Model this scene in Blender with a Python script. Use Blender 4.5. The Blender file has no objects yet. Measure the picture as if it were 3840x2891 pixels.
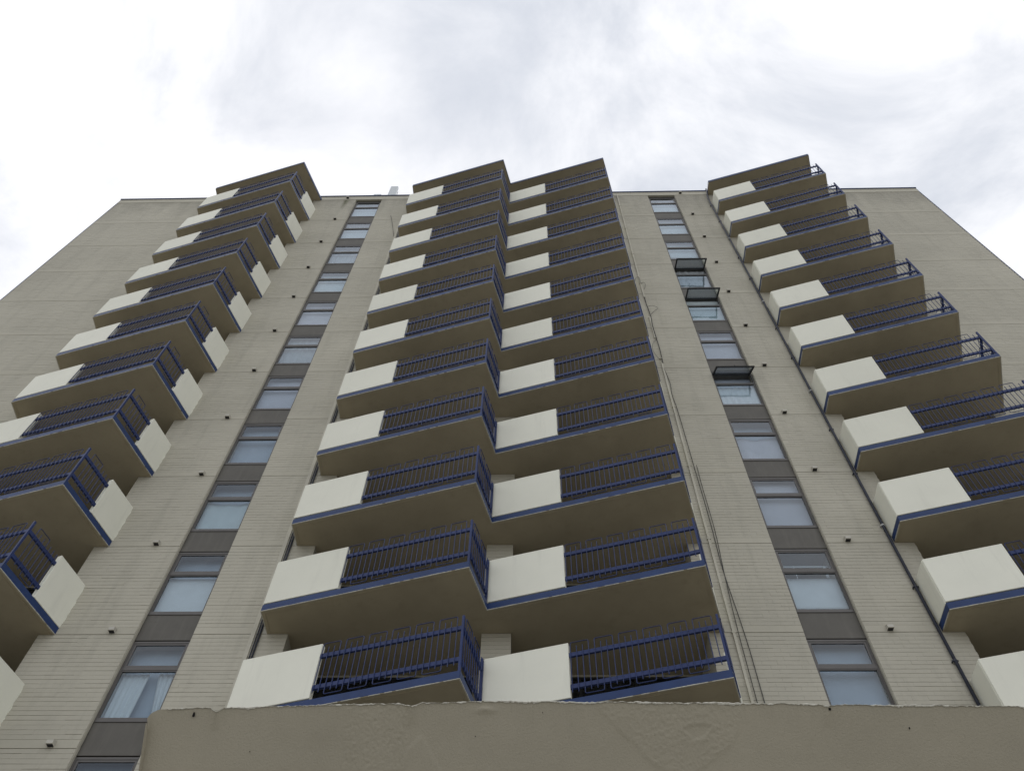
import bpy, math, random
from mathutils import Matrix, Vector, noise
random.seed(7)
R = math.radians
scene = bpy.context.scene
col = scene.collection

# ------------------------------------------------------------------ camera
cam_d = bpy.data.cameras.new('camera')
cam = bpy.data.objects.new('camera', cam_d)
col.objects.link(cam)
cam_d.sensor_width = 36.0
cam_d.lens = 3387.06 / 3840 * 36.0
cam_d.clip_start = 0.05
cam_d.clip_end = 6000
def _axes(p, r, yaw):
    fw = Vector((math.cos(p) * math.sin(yaw), math.cos(p) * math.cos(yaw), math.sin(p)))
    rt = Vector((math.cos(yaw), -math.sin(yaw), 0))
    up = rt.cross(fw)
    c, s = math.cos(r), math.sin(r)
    return c * rt + s * up, -s * rt + c * up, fw
RT, UP, FW = _axes(R(59.94075504), R(1.79181076), R(-2.70984179))
EYE = Vector((0, 0, 1.6))
m = Matrix((RT, UP, -FW)).transposed().to_4x4()
m.translation = EYE
cam.matrix_world = m
scene.camera = cam
scene.render.resolution_x, scene.render.resolution_y = 1024, 770

# ------------------------------------------------------------------ world: overcast daylight
SUN_EL, SUN_AZ = R(62), R(-35)          # azimuth from +Y towards +X
world = bpy.data.worlds.new('World')
scene.world = world
world.use_nodes = True
wn, wl = world.node_tree.nodes, world.node_tree.links
wn.clear()
w_out = wn.new('ShaderNodeOutputWorld')
sky = wn.new('ShaderNodeTexSky')
sky.sky_type = 'NISHITA'
sky.sun_disc = False
sky.sun_elevation = SUN_EL
sky.sun_rotation = SUN_AZ
bg_sky = wn.new('ShaderNodeBackground')
bg_sky.inputs[1].default_value = 0.10
wl.new(sky.outputs[0], bg_sky.inputs[0])
tc = wn.new('ShaderNodeTexCoord')
sep = wn.new('ShaderNodeSeparateXYZ')
wl.new(tc.outputs['Generated'], sep.inputs[0])
def wmath(op, a, b=None, v=None):
    n = wn.new('ShaderNodeMath'); n.operation = op
    wl.new(a, n.inputs[0])
    if b is not None: wl.new(b, n.inputs[1])
    if v is not None: n.inputs[1].default_value = v
    return n.outputs[0]
zc = wmath('ADD', wmath('MAXIMUM', sep.outputs[2], v=0.0), v=0.25)
cmb = wn.new('ShaderNodeCombineXYZ')
wl.new(wmath('DIVIDE', sep.outputs[0], zc), cmb.inputs[0])
wl.new(wmath('DIVIDE', sep.outputs[1], zc), cmb.inputs[1])
def wnoise(scale, detail, rough, dist, off):
    mp = wn.new('ShaderNodeMapping'); mp.inputs['Location'].default_value = off
    wl.new(cmb.outputs[0], mp.inputs[0])
    n = wn.new('ShaderNodeTexNoise')
    n.inputs['Scale'].default_value = scale; n.inputs['Detail'].default_value = detail
    n.inputs['Roughness'].default_value = rough; n.inputs['Distortion'].default_value = dist
    wl.new(mp.outputs[0], n.inputs['Vector'])
    return n.outputs[0]
big = wnoise(1.5, 3, 0.5, 0.3, (31.2, 14.5, 0))
fine = wnoise(4.0, 7, 0.6, 0.5, (19.1, 17.7, 0))
cl = wmath('ADD', wmath('MULTIPLY', big, v=0.52), wmath('MULTIPLY', fine, v=0.48))
ramp = wn.new('ShaderNodeValToRGB')
ramp.color_ramp.interpolation = 'EASE'
e = ramp.color_ramp.elements
e[0].position = 0.40; e[0].color = (0.67, 0.705, 0.775, 1)
e[1].position = 0.59; e[1].color = (1.10, 1.10, 1.12, 1)
wl.new(cl, ramp.inputs[0])
bg_cl = wn.new('ShaderNodeBackground')
bg_cl.inputs[1].default_value = 1.08
wl.new(ramp.outputs[0], bg_cl.inputs[0])
mix = wn.new('ShaderNodeMixShader'); mix.inputs[0].default_value = 0.92
wl.new(bg_sky.outputs[0], mix.inputs[1]); wl.new(bg_cl.outputs[0], mix.inputs[2])
wl.new(mix.outputs[0], w_out.inputs[0])

world.cycles.sampling_method = 'MANUAL'; world.cycles.sample_map_resolution = 512
# the sun behind the cloud, high beyond the roof
sd = bpy.data.lights.new('sun', 'SUN')
sd.energy = 0.6; sd.angle = R(25); sd.color = (1.0, 0.96, 0.9)
so = bpy.data.objects.new('sun', sd); col.objects.link(so)
sdir = Vector((math.sin(SUN_AZ) * math.cos(SUN_EL), math.cos(SUN_AZ) * math.cos(SUN_EL), math.sin(SUN_EL)))
so.rotation_euler = sdir.to_track_quat('Z', 'Y').to_euler()
so.location = (-20, 40, 80)

cy = scene.cycles
cy.max_bounces = 6; cy.diffuse_bounces = 3; cy.glossy_bounces = 3; cy.transmission_bounces = 2; cy.transparent_max_bounces = 8
cy.caustics_reflective = False; cy.caustics_refractive = False
scene.view_settings.view_transform = 'Standard'
scene.view_settings.look = 'None'
scene.view_settings.gamma = 1.0
scene.view_settings.exposure = 0.0
scene.view_settings.use_curve_mapping = False

# ------------------------------------------------------------------ materials
class Mat:
    def __init__(s, name, rough=0.7, spec=0.4):
        s.m = bpy.data.materials.new(name); s.m.use_nodes = True
        s.n, s.l = s.m.node_tree.nodes, s.m.node_tree.links
        s.b = s.n['Principled BSDF']
        s.b.inputs['Roughness'].default_value = rough
        s.b.inputs['Specular IOR Level'].default_value = spec
        s.tc = s.n.new('ShaderNodeTexCoord')
        s.geo = s.n.new('ShaderNodeNewGeometry')
    def noise(s, scale, detail=4, rough=0.55, vec=None, stretch=None, dist=0.0):
        t = s.n.new('ShaderNodeTexNoise')
        t.inputs['Scale'].default_value = scale; t.inputs['Detail'].default_value = detail
        t.inputs['Roughness'].default_value = rough; t.inputs['Distortion'].default_value = dist
        v = vec or s.geo.outputs['Position']
        if stretch:
            mp = s.n.new('ShaderNodeMapping'); mp.inputs['Scale'].default_value = stretch
            s.l.new(v, mp.inputs[0]); v = mp.outputs[0]
        s.l.new(v, t.inputs['Vector'])
        return t.outputs[0]
    def ramp(s, fac, stops):
        r = s.n.new('ShaderNodeValToRGB'); el = r.color_ramp.elements
        while len(el) < len(stops): el.new(0.5)
        for q, (p, c) in zip(el, stops):
            q.position = p; q.color = (*c, 1) if len(c) == 3 else c
        s.l.new(fac, r.inputs[0]); return r.outputs[0]
    def mixc(s, fac, a, b, mode='MIX'):
        x = s.n.new('ShaderNodeMix'); x.data_type = 'RGBA'; x.blend_type = mode
        for k, v in ((0, fac), (6, a), (7, b)):
            if isinstance(v, (int, float)): x.inputs[k].default_value = v
            elif isinstance(v, tuple): x.inputs[k].default_value = (*v, 1)
            else: s.l.new(v, x.inputs[k])
        return x.outputs[2]
    def math(s, op, a, b):
        x = s.n.new('ShaderNodeMath'); x.operation = op
        for k, v in ((0, a), (1, b)):
            if isinstance(v, (int, float)): x.inputs[k].default_value = v
            else: s.l.new(v, x.inputs[k])
        return x.outputs[0]
    def color(s, c):
        if isinstance(c, tuple): s.b.inputs['Base Color'].default_value = (*c, 1)
        else: s.l.new(c, s.b.inputs['Base Color'])
        return s
    def bump(s, h, strength=0.3, dist=0.01):
        bn = s.n.new('ShaderNodeBump'); bn.inputs['Strength'].default_value = strength
        bn.inputs['Distance'].default_value = dist
        s.l.new(h, bn.inputs['Height']); s.l.new(bn.outputs[0], s.b.inputs['Normal']); return s

def k3(c, f): return tuple(x * f for x in c)
def gz(M):
    sp = M.n.new('ShaderNodeSeparateXYZ'); M.l.new(M.geo.outputs['Position'], sp.inputs[0]); return sp.outputs[2]

BEIGE = (0.482, 0.458, 0.380)
H0 = 40.832 + 1.6            # underside of the roof slab
def brick_mat():
    M = Mat('painted_brick', 0.75, 0.25)
    a = M.noise(0.35, 5, 0.6)
    c = M.ramp(a, [(0.3, k3(BEIGE, 0.90)), (0.7, k3(BEIGE, 1.07))])
    st = M.noise(1.0, 6, 0.65, stretch=(2.6, 2.6, 0.22))             # rain streaks
    c = M.mixc(M.ramp(st, [(0.50, (0, 0, 0)), (0.75, (0.4, 0.4, 0.4))]), c, k3(BEIGE, 0.66))
    g = M.noise(22, 3, 0.6)                                          # grime specks
    c = M.mixc(M.ramp(g, [(0.60, (0, 0, 0)), (0.78, (0.35, 0.35, 0.35))]), c, k3(BEIGE, 0.7))
    # weathering run down from under the parapet
    z = gz(M)
    top = M.math('MULTIPLY', M.math('SUBTRACT', z, H0 - 2.6), 1 / 2.6)
    top = M.math('MAXIMUM', top, 0.0)
    d = M.noise(1.0, 7, 0.7, stretch=(1.6, 1.6, 0.5), dist=0.6)
    dm = M.ramp(M.math('MULTIPLY', d, M.math('POWER', top, 0.6)), [(0.22, (0, 0, 0)), (0.62, (0.42, 0.42, 0.42))])
    c = M.mixc(dm, c, (0.13, 0.12, 0.10))
    spx = M.n.new('ShaderNodeSeparateXYZ'); M.l.new(M.geo.outputs['Position'], spx.inputs[0])
    ax = M.math('ABSOLUTE', M.math('ADD', spx.outputs[0], 8.66), 0.0)
    wx = M.math('SUBTRACT', 1.0, M.math('MULTIPLY', ax, 4.2))
    wz = M.math('SUBTRACT', 1.0, M.math('MULTIPLY', M.math('SUBTRACT', H0, z), 0.55))
    mk = M.math('MULTIPLY', M.math('MAXIMUM', wx, 0.0), M.math('MAXIMUM', wz, 0.0))
    mk = M.math('MULTIPLY', mk, M.noise(1.0, 5, 0.7, stretch=(9, 9, 1.2)))
    c = M.mixc(M.ramp(mk, [(0.10, (0, 0, 0)), (0.45, (0.85,) * 3)]), c, (0.10, 0.105, 0.05))
    M.color(c)
    M.bump(M.noise(60, 4, 0.6), 0.25, 0.004)
    return M.m
def plaster_mat(name, base, var=0.08, rough=0.75, streak=0.35):
    M = Mat(name, rough, 0.25)
    c = M.ramp(M.noise(0.7, 5, 0.6), [(0.3, k3(base, 1 - var)), (0.7, k3(base, 1 + var))])
    st = M.noise(1.0, 6, 0.65, stretch=(5, 5, 0.5))
    c = M.mixc(M.ramp(st, [(0.55, (0, 0, 0)), (0.8, (streak,) * 3)]), c, k3(base, 0.7))
    oi = M.n.new('ShaderNodeObjectInfo')
    c = M.mixc(1.0, c, M.ramp(oi.outputs['Random'], [(0.0, (0.95, 0.95, 0.94)), (1.0, (1.03, 1.03, 1.03))]), 'MULTIPLY')
    M.color(c); M.bump(M.noise(45, 4, 0.6), 0.2, 0.004)
    return M.m
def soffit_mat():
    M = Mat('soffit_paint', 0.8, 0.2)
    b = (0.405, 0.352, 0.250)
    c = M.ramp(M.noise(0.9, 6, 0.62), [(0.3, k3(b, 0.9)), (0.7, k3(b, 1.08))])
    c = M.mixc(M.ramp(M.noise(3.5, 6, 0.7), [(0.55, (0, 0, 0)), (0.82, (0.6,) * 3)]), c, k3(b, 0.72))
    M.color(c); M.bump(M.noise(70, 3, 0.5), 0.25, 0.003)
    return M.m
def blue_mat(name, base):
    M = Mat(name, 0.45, 0.28)
    c = M.ramp(M.noise(2.2, 6, 0.65), [(0.32, k3(base, 0.82)), (0.68, k3(base, 1.15))])
    chip = M.noise(17, 5, 0.7)
    c = M.mixc(M.ramp(chip, [(0.71, (0, 0, 0)), (0.74, (0.8,) * 3)]), c, (0.30, 0.29, 0.28))
    M.color(c); M.bump(M.noise(40, 3, 0.5), 0.15, 0.003)
    return M.m
def plain_mat(name, c, rough=0.6, spec=0.4, var=0.08, metal=0.0, sc=3.0):
    M = Mat(name, rough, spec)
    M.color(M.ramp(M.noise(sc, 5, 0.6), [(0.3, k3(c, 1 - var)), (0.7, k3(c, 1 + var))]))
    M.b.inputs['Metallic'].default_value = metal
    return M.m
def spandrel_mat():
    M = Mat('spandrel_metal', 0.6, 0.35)
    b = (0.115, 0.108, 0.094)
    c = M.ramp(M.noise(1.4, 5, 0.6), [(0.3, k3(b, 0.88)), (0.7, k3(b, 1.12))])
    st = M.noise(1.0, 6, 0.7, stretch=(7, 7, 0.6))
    c = M.mixc(M.ramp(st, [(0.5, (0, 0, 0)), (0.78, (0.5,) * 3)]), c, k3(b, 1.5))
    sm = M.noise(2.6, 6, 0.7, dist=1.2)
    c = M.mixc(M.ramp(sm, [(0.66, (0, 0, 0)), (0.72, (0.6,) * 3)]), c, k3(b, 0.55))
    M.color(c); return M.m
def glass_mat():
    mm = bpy.data.materials.new('window_glass'); mm.use_nodes = True
    n, l = mm.node_tree.nodes, mm.node_tree.links
    n.clear()
    out = n.new('ShaderNodeOutputMaterial')
    tr = n.new('ShaderNodeBsdfTransparent'); tr.inputs[0].default_value = (0.86, 0.90, 0.92, 1)
    gl = n.new('ShaderNodeBsdfGlossy'); gl.inputs['Roughness'].default_value = 0.02
    gl.inputs[0].default_value = (0.86, 0.92, 1.0, 1)
    geo = n.new('ShaderNodeNewGeometry')
    t = n.new('ShaderNodeTexNoise'); t.inputs['Scale'].default_value = 1.7; t.inputs['Detail'].default_value = 2
    l.new(geo.outputs['Position'], t.inputs['Vector'])
    bp_ = n.new('ShaderNodeBump'); bp_.inputs['Strength'].default_value = 0.3; bp_.inputs['Distance'].default_value = 0.02
    l.new(t.outputs[0], bp_.inputs['Height']); l.new(bp_.outputs[0], gl.inputs['Normal'])
    fr = n.new('ShaderNodeFresnel'); fr.inputs[0].default_value = 1.52
    inv = n.new('ShaderNodeMath'); inv.operation = 'SUBTRACT'; inv.inputs[0].default_value = 1.0
    l.new(geo.outputs['Backfacing'], inv.inputs[1])
    mu = n.new('ShaderNodeMath'); mu.operation = 'MULTIPLY'
    l.new(fr.outputs[0], mu.inputs[0]); l.new(inv.outputs[0], mu.inputs[1])
    m2 = n.new('ShaderNodeMath'); m2.operation = 'MULTIPLY'; m2.inputs[1].default_value = 1.7; m2.use_clamp = True
    l.new(mu.outputs[0], m2.inputs[0])
    mx = n.new('ShaderNodeMixShader')
    l.new(m2.outputs[0], mx.inputs[0]); l.new(tr.outputs[0], mx.inputs[1]); l.new(gl.outputs[0], mx.inputs[2])
    l.new(mx.outputs[0], out.inputs[0])
    return mm
M_BRICK = brick_mat()
M_BAND = plaster_mat('painted_concrete', BEIGE, 0.06)
M_WALL = plaster_mat('painted_wall', k3(BEIGE, 0.97), 0.06)
M_SOFF = soffit_mat()
M_BLUE = blue_mat('blue_paint', (0.017, 0.041, 0.130))
M_RAIL = blue_mat('blue_rail_paint', (0.019, 0.035, 0.122))
M_WHITE = plaster_mat('white_panel_paint', (0.80, 0.795, 0.69), 0.035, 0.55, 0.32)
M_CHIP = plain_mat('cream_edge_paint', (0.55, 0.53, 0.45), 0.8, 0.2, 0.2, sc=25)
M_RIDGE = plain_mat('pale_ridge_paint', (0.72, 0.70, 0.62), 0.8, 0.2, 0.15, sc=25)
M_BOUNCE = plain_mat('bounce_floor_paint', (0.50, 0.49, 0.45), 0.8, 0.2, 0.08)  # kept pale so the added layer throws skylight upwards
M_SPAN = spandrel_mat()
M_FRAME = plain_mat('bronze_frame', (0.105, 0.098, 0.092), 0.45, 0.5, 0.1)
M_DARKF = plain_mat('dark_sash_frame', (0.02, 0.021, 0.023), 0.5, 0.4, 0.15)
M_GLASS = glass_mat()
M_ROOM = plain_mat('room_paint', (0.42, 0.43, 0.44), 0.9, 0.1, 0.05)
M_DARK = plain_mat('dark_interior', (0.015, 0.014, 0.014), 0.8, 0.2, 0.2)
M_BLACK = plain_mat('black_plastic_and_shade', (0.018, 0.018, 0.022), 0.5, 0.4, 0.15)
M_PIPE = plain_mat('navy_pipe_paint', (0.022, 0.026, 0.045), 0.4, 0.5, 0.25, sc=6)
M_STEEL = plain_mat('galvanised_bracket', (0.5, 0.5, 0.49), 0.5, 0.5, 0.1)
M_CABLE = plain_mat('grey_cable', (0.06, 0.06, 0.058), 0.6, 0.3, 0.2)
M_COND = plain_mat('beige_conduit', k3(BEIGE, 1.05), 0.6, 0.3, 0.08)
M_HOOD = plain_mat('cream_hood', (0.50, 0.48, 0.42), 0.6, 0.3, 0.1)
M_ANT = plain_mat('white_antenna_plastic', (0.62, 0.66, 0.68), 0.45, 0.4, 0.04)

# ------------------------------------------------------------------ mesh helpers
class MB:
    def __init__(s): s.v, s.f = [], []
    def add(s, vs, fs):
        o = len(s.v); s.v += [tuple(p) for p in vs]; s.f += [tuple(i + o for i in q) for q in fs]; return s
    def box(s, x0, x1, y0, y1, z0, z1):
        return s.add([(x0, y0, z0), (x1, y0, z0), (x1, y1, z0), (x0, y1, z0), (x0, y0, z1), (x1, y0, z1), (x1, y1, z1), (x0, y1, z1)],
                     [(0, 3, 2, 1), (4, 5, 6, 7), (0, 1, 5, 4), (1, 2, 6, 5), (2, 3, 7, 6), (3, 0, 4, 7)])
    def obox(s, a, b, w0, w1, z0, z1):
        """box along the plan segment a-b, from w0 to w1 to the right-hand (outer) side, z0..z1"""
        d = (Vector(b) - Vector(a)).normalized(); n = Vector((d.y, -d.x))
        q = [Vector(a) + n * w0, Vector(b) + n * w0, Vector(b) + n * w1, Vector(a) + n * w1]
        return s.prism([(p.x, p.y) for p in q], z0, z1)
    def prism(s, poly, z0, z1):
        ar = sum(poly[i][0] * poly[(i + 1) % len(poly)][1] - poly[(i + 1) % len(poly)][0] * poly[i][1] for i in range(len(poly)))
        if ar < 0: poly = poly[::-1]
        n = len(poly)
        return s.add([(x, y, z0) for x, y in poly] + [(x, y, z1) for x, y in poly],
                     [tuple(range(n))[::-1], tuple(range(n, 2 * n))] + [(i, (i + 1) % n, n + (i + 1) % n, n + i) for i in range(n)])
    def tube(s, pts, r, n=6):
        pts = [Vector(p) for p in pts]; o = len(s.v); ref = None
        for i, p in enumerate(pts):
            t = (pts[min(i + 1, len(pts) - 1)] - pts[max(i - 1, 0)]).normalized()
            if ref is None: ref = t.orthogonal().normalized()
            ref = (ref - t * ref.dot(t)).normalized(); bi = t.cross(ref)
            for k in range(n):
                a = 2 * math.pi * k / n
                s.v.append(tuple(p + ref * (r * math.cos(a)) + bi * (r * math.sin(a))))
        for i in range(len(pts) - 1):
            for k in range(n):
                s.f.append((o + i * n + k, o + i * n + (k + 1) % n, o + (i + 1) * n + (k + 1) % n, o + (i + 1) * n + k))
        s.f.append(tuple(o + k for k in range(n))[::-1]); e0 = o + (len(pts) - 1) * n
        s.f.append(tuple(e0 + k for k in range(n))); return s
    def mesh(s, name, mat, smooth=False):
        me = bpy.data.meshes.new(name); me.from_pydata(s.v, [], s.f); me.materials.append(mat)
        if smooth:
            for p in me.polygons: p.use_smooth = True
        me.update(); return me
def obj(name, me, parent=None, loc=(0, 0, 0), rot=None):
    o = bpy.data.objects.new(name, me); col.objects.link(o)
    o.location = loc
    if rot: o.rotation_euler = rot
    if parent is not None:
        o.parent = parent
        if parent.type == 'EMPTY': o.matrix_parent_inverse = Matrix.Translation(-Vector(parent.location))
    return o
def empty(name, loc):
    o = bpy.data.objects.new(name, None); col.objects.link(o); o.location = loc; o.empty_display_size = 0.3; return o
def tag(o, label, cat, group=None):
    o['label'] = label; o['category'] = cat
    if group: o['group'] = group
    return o
def bevel(o, w, seg=2):
    b = o.modifiers.new('bevel', 'BEVEL'); b.width = w; b.segments = seg; b.limit_method = 'ANGLE'; return o
def px(P):
    """picture position of a point, in photograph pixels; None behind the camera"""
    d = Vector(P) - EYE; w = d.dot(FW)
    if w < 0.05: return None
    return 1920 + 3387.06 * d.dot(RT) / w, 1445.5 - 3387.06 * d.dot(UP) / w

# ------------------------------------------------------------------ ground
gm = Mat('ground_paving', 0.85, 0.2)
gm.color(gm.ramp(gm.noise(0.15, 6, 0.6), [(0.3, (0.27, 0.265, 0.24)), (0.7, (0.34, 0.33, 0.30))]))
gm.bump(gm.noise(30, 4, 0.6), 0.3, 0.01)
g = obj('ground', MB().add([(-2500, -2500, 0), (2500, -2500, 0), (2500, 2500, 0), (-2500, 2500, 0)], [(0, 1, 2, 3)]).mesh('ground', gm.m))
g['kind'] = 'structure'

# ------------------------------------------------------------------ the tower
YF = 13.5                       # facade plane
FH = 2.75                       # storey height
SL = 0.19                       # slab thickness
def zk(k): return H0 - k * FH   # underside of slab k, counted down from the roof
KMAX = 12
ROOF = 41.37 + 1.6
bld = tag(empty('apartment_building', (-0.8, YF, 0)),
          'tall beige painted brick apartment tower with zigzag balconies and two window strips', 'building')
XL, XR = -19.51, 17.88
BAYS = [(XL, -14.30), (-10.20, -8.21), (-7.00, -5.05), (-1.10, -0.50), (3.47, 5.39), (6.64, 8.60), (12.75, XR)]
STRIPS = [(-8.21, -7.00), (5.39, 6.64)]
LOGGIAS = [(-14.30, -10.20), (-5.05, -1.10), (-0.50, 3.47), (8.60, 12.75)]
ZB = zk(KMAX)                   # below this the wall is plain render
# backing walls behind the brickwork (also the cheeks of the loggias)
for x0, x1 in BAYS:
    obj('wall', MB().box(x0, x1, YF + 0.014, 15.0, 0.0, H0 + 0.3).mesh('wall', M_WALL), bld)
obj('wall', MB().box(XL, XR, 15.003, 27.0, 0.0, H0 + 0.3).mesh('core_wall', M_WALL), bld)
for x0, x1 in STRIPS + LOGGIAS:
    obj('wall', MB().box(x0 + .002, x1 - .002, YF + 0.014, 14.9, 0.0, ZB - 0.004).mesh('base_wall', M_WALL), bld)
# slab bands between storeys, flush with the brick
for x0, x1 in BAYS:
    if x1 - x0 < 0.7: continue
    for k in range(1, KMAX + 1):
        b = MB().box(x0 + .001, x1 - .001, YF - 0.004, YF + 0.05, zk(k) + 0.006, zk(k) + SL - 0.001)
        obj('floor_band', b.mesh('floor_band', M_BAND), bld)
# parapet and coping
obj('parapet', MB().box(XL, XR, YF - 0.012, YF + 0.25, H0 + 0.004, ROOF - 0.07).mesh('parapet', M_BAND), bld)
obj('coping', MB().box(XL - 0.03, XR + 0.03, YF - 0.05, YF + 0.3, ROOF - 0.069, ROOF).mesh('coping', M_BLUE), bld)
for xs in (XL, XR):             # blue metal corner trim down the building edges
    s_ = 1 if xs > 0 else -1
    obj('corner_trim', MB().box(min(xs, xs + .03 * s_), max(xs, xs + .03 * s_), YF - 0.006, YF + 0.06, ZB, ROOF - .07).mesh('corner_trim', M_BLUE), bld)
obj('roof', MB().box(XL, XR, YF + 0.25, 27.0, H0 + 0.301, H0 + 0.36).mesh('roof', M_BAND), bld)

# brickwork: every brick a box; the ones that show largest are objects, the rest one mesh
NC = 24
CH = (FH - SL) / NC
BL = 0.30
bricks = []
for bi, (x0, x1) in enumerate(BAYS):
    for k in range(0, KMAX):
        base = zk(k + 1) + SL
        for c in range(NC):
            z0 = base + c * CH; z1 = z0 + CH
            x = x0 - (BL / 2 if c % 2 else 0.0)
            rowdeep = random.random()
            while x < x1 - 1e-4:
                a, b = max(x, x0), min(x + BL, x1); x += BL
                if b - a < 0.03: continue
                # joints: painted over in places, open in others
                r = noise.noise(Vector((a * 0.9, z0 * 17.3, bi * 9.7)))
                gap = 0.0034 + (0.0040 if r > 0.0 else 0.0) * (0.4 + rowdeep) * random.uniform(0.6, 1.2)
                if c == NC - 1: pass
                off = random.uniform(-0.0012, 0.0012)
                tilt = random.uniform(-0.001, 0.001)
                bricks.append((a, b, z0 + (0.008 if c == 0 else gap), z1 - (0.007 if c == NC - 1 else 0.0008), off, tilt, bi, k))
def brick_shape(mb, q, ox=0.0, oz=0.0):
    a, b, z0, z1, off, tilt, *_ = q
    y0 = YF + off
    v = [(a + .0008 - ox, y0 + tilt, z0 - oz), (b - .0008 - ox, y0 - tilt, z0 - oz), (b - .0008 - ox, y0 - tilt, z1 - oz), (a + .0008 - ox, y0 + tilt, z1 - oz),
         (a + .0008 - ox, YF + .0138, z0 - oz), (b - .0008 - ox, YF + .0138, z0 - oz), (b - .0008 - ox, YF + .0138, z1 - oz), (a + .0008 - ox, YF + .0138, z1 - oz)]
    mb.add(v, [(0, 1, 2, 3), (0, 4, 5, 1), (1, 5, 6, 2), (2, 6, 7, 3), (3, 7, 4, 0)])
def shown(q):
    a, b, z0, z1 = q[:4]
    p = px(((a + b) / 2, YF, (z0 + z1) / 2))
    if p is None or not (0 < p[0] < 3840 and 0 < p[1] < 2891): return 0
    if p[0] > 560 and p[1] > 2620: return 0
    if not (q[6] in (1, 4, 5)) or b - a < 0.25 or b > 8.0: return 0
    p2 = px((a, YF, z0)); p3 = px((b, YF, z1))
    return abs(p3[0] - p2[0]) * abs(p3[1] - p2[1])
order = sorted(range(len(bricks)), key=lambda i: -shown(bricks[i]))
near = set(order[:296])
rest = MB()
for i, q in enumerate(bricks):
    if i in near:
        mb = MB(); brick_shape(mb, q, q[0], q[2])
        obj('brick', mb.mesh('brick', M_BRICK), bld, (q[0], 0, q[2]))
    else: brick_shape(rest, q)
bw = obj('brickwork', rest.mesh('brickwork', M_BRICK), bld); bw['kind'] = 'stuff'

# ------------------------------------------------------------------ window strips
FY = YF + 0.09                 # front of the window frames
def sash_mesh(w, hgt, t=0.045):
    f = MB()
    f.box(0, w, 0, 0.04, -t, 0).box(0, w, 0, 0.04, -hgt, -hgt + t)
    f.box(0, t, 0, 0.04, -hgt + t, -t).box(w - t, w, 0, 0.04, -hgt + t, -t)
    return f
OPEN = {3: 61, 4: 62, 6: 52}
for si, (x0, x1) in enumerate(STRIPS):
    W = x1 - x0
    fr = MB()
    t = 0.05
    fr.box(x0 + .002, x0 + t, FY, FY + .08, -2.10, -0.11).box(x1 - t, x1 - .002, FY, FY + .08, -2.10, -0.11)
    fr.box(x0 + t, x1 - t, FY, FY + .08, -0.16, -0.11)
    fr.box(x0 + t, x1 - t, FY + .004, FY + .08, -0.86, -0.79)
    fr.box(x0 + t, x1 - t, FY - .004, FY + .08, -2.10, -2.02)
    frame_me = fr.mesh('window_frame', M_FRAME)
    pane_main = MB().box(x0 + t, x1 - t, FY + .035, FY + .041, -2.02, -0.86).mesh('pane', M_GLASS)
    bead = MB()
    for (za, zb_) in ((-0.89, -0.8602), (-2.0198, -1.995)): bead.box(x0 + t, x1 - t, FY + .012, FY + .034, za, zb_)
    bead.box(x0 + t, x0 + t + .022, FY + .012, FY + .034, -1.995, -.89).box(x1 - t - .022, x1 - t, FY + .012, FY + .034, -1.995, -.89)
    bead_me = bead.mesh('bead', M_FRAME)
    sw, sh = W - 2 * t - .006, 0.625
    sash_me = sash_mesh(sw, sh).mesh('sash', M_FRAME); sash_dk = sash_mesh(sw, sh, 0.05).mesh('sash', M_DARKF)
    pane_top = MB().box(.045, sw - .045, .016, .022, -sh + .045, -.045).mesh('pane', M_GLASS)
    hd = MB().tube([(sw * .5, -.015, -sh + .03), (sw * .5 - .01, -.05, -sh + .06), (sw * .5 + .02, -.045, -sh + .14)], .009, 5)
    handle_me = hd.mesh('handle', M_BLACK)
    sp = MB().box(x0 + .002, x1 - .002, FY + .012, FY + .10, -FH + 0.10, -2.1002)
    sp.box(x0 + .002, x1 - .002, FY + .002, FY + .10, -FH - 0.075, -FH + 0.0998)
    span_me = sp.mesh('spandrel_panel', M_SPAN)
    gapm = MB().box(x0 + .002, x1 - .002, FY + .05, FY + .10, -FH - 0.1098, -FH - 0.0752).mesh('shadow_gap', M_BLACK)  # black strip painting in the shade under the spandrel lip
    slab_me = MB().box(x0 + .002, x1 - .002, FY + .101, 15.0, -FH, -FH + SL).mesh('floor_slab', M_ROOM)
    for w in range(0, KMAX):
        zz = zk(w)
        win = obj('window', frame_me, bld, (0, 0, zz))
        obj('pane', pane_main, win); obj('bead', bead_me, win)
        if si == 1 and w in OPEN:
            ang = R(OPEN[w]); hz = -0.27
            s_ = obj('open_sash', sash_dk, win, (x0 + t + .003, FY - .01, hz), (-ang, 0, 0))
            obj('pane', pane_top, win, (x0 + t + .003, FY - .01, hz), (-ang, 0, 0))
            obj('handle', handle_me, win, (x0 + t + .003, FY - .01, hz), (-ang, 0, 0))
        else:
            obj('sash', sash_me, win, (x0 + t + .003, FY + .008, -.1602))
            obj('pane', pane_top, win, (x0 + t + .003, FY + .008, -.1602))
        sp_ = obj('spandrel_panel', span_me, bld, (0, 0, zz))
        obj('shadow_gap', gapm, sp_)
        obj('floor_slab', slab_me, bld, (0, 0, zz))
    obj('lintel', MB().box(x0 + .002, x1 - .002, FY + .0, FY + .1, H0 - .1095, H0 + .003).mesh('lintel', M_DARKF), bld)
    obj('room_wall', MB().box(x0 + .002, x1 - .002, 14.9, 15.0, ZB, H0 - .12).mesh('room_wall', M_ROOM), bld)
    # jamb lining, a slim metal angle at the edge of the opening
    far = x0 if x0 < 0 else x1
    sg = 1 if x0 < 0 else -1
    obj('jamb_trim', MB().box(min(far, far + .012 * sg), max(far, far + .012 * sg), YF + .02, FY - .002, ZB, H0 - .004).mesh('jamb_trim', M_COND), bld)

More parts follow.
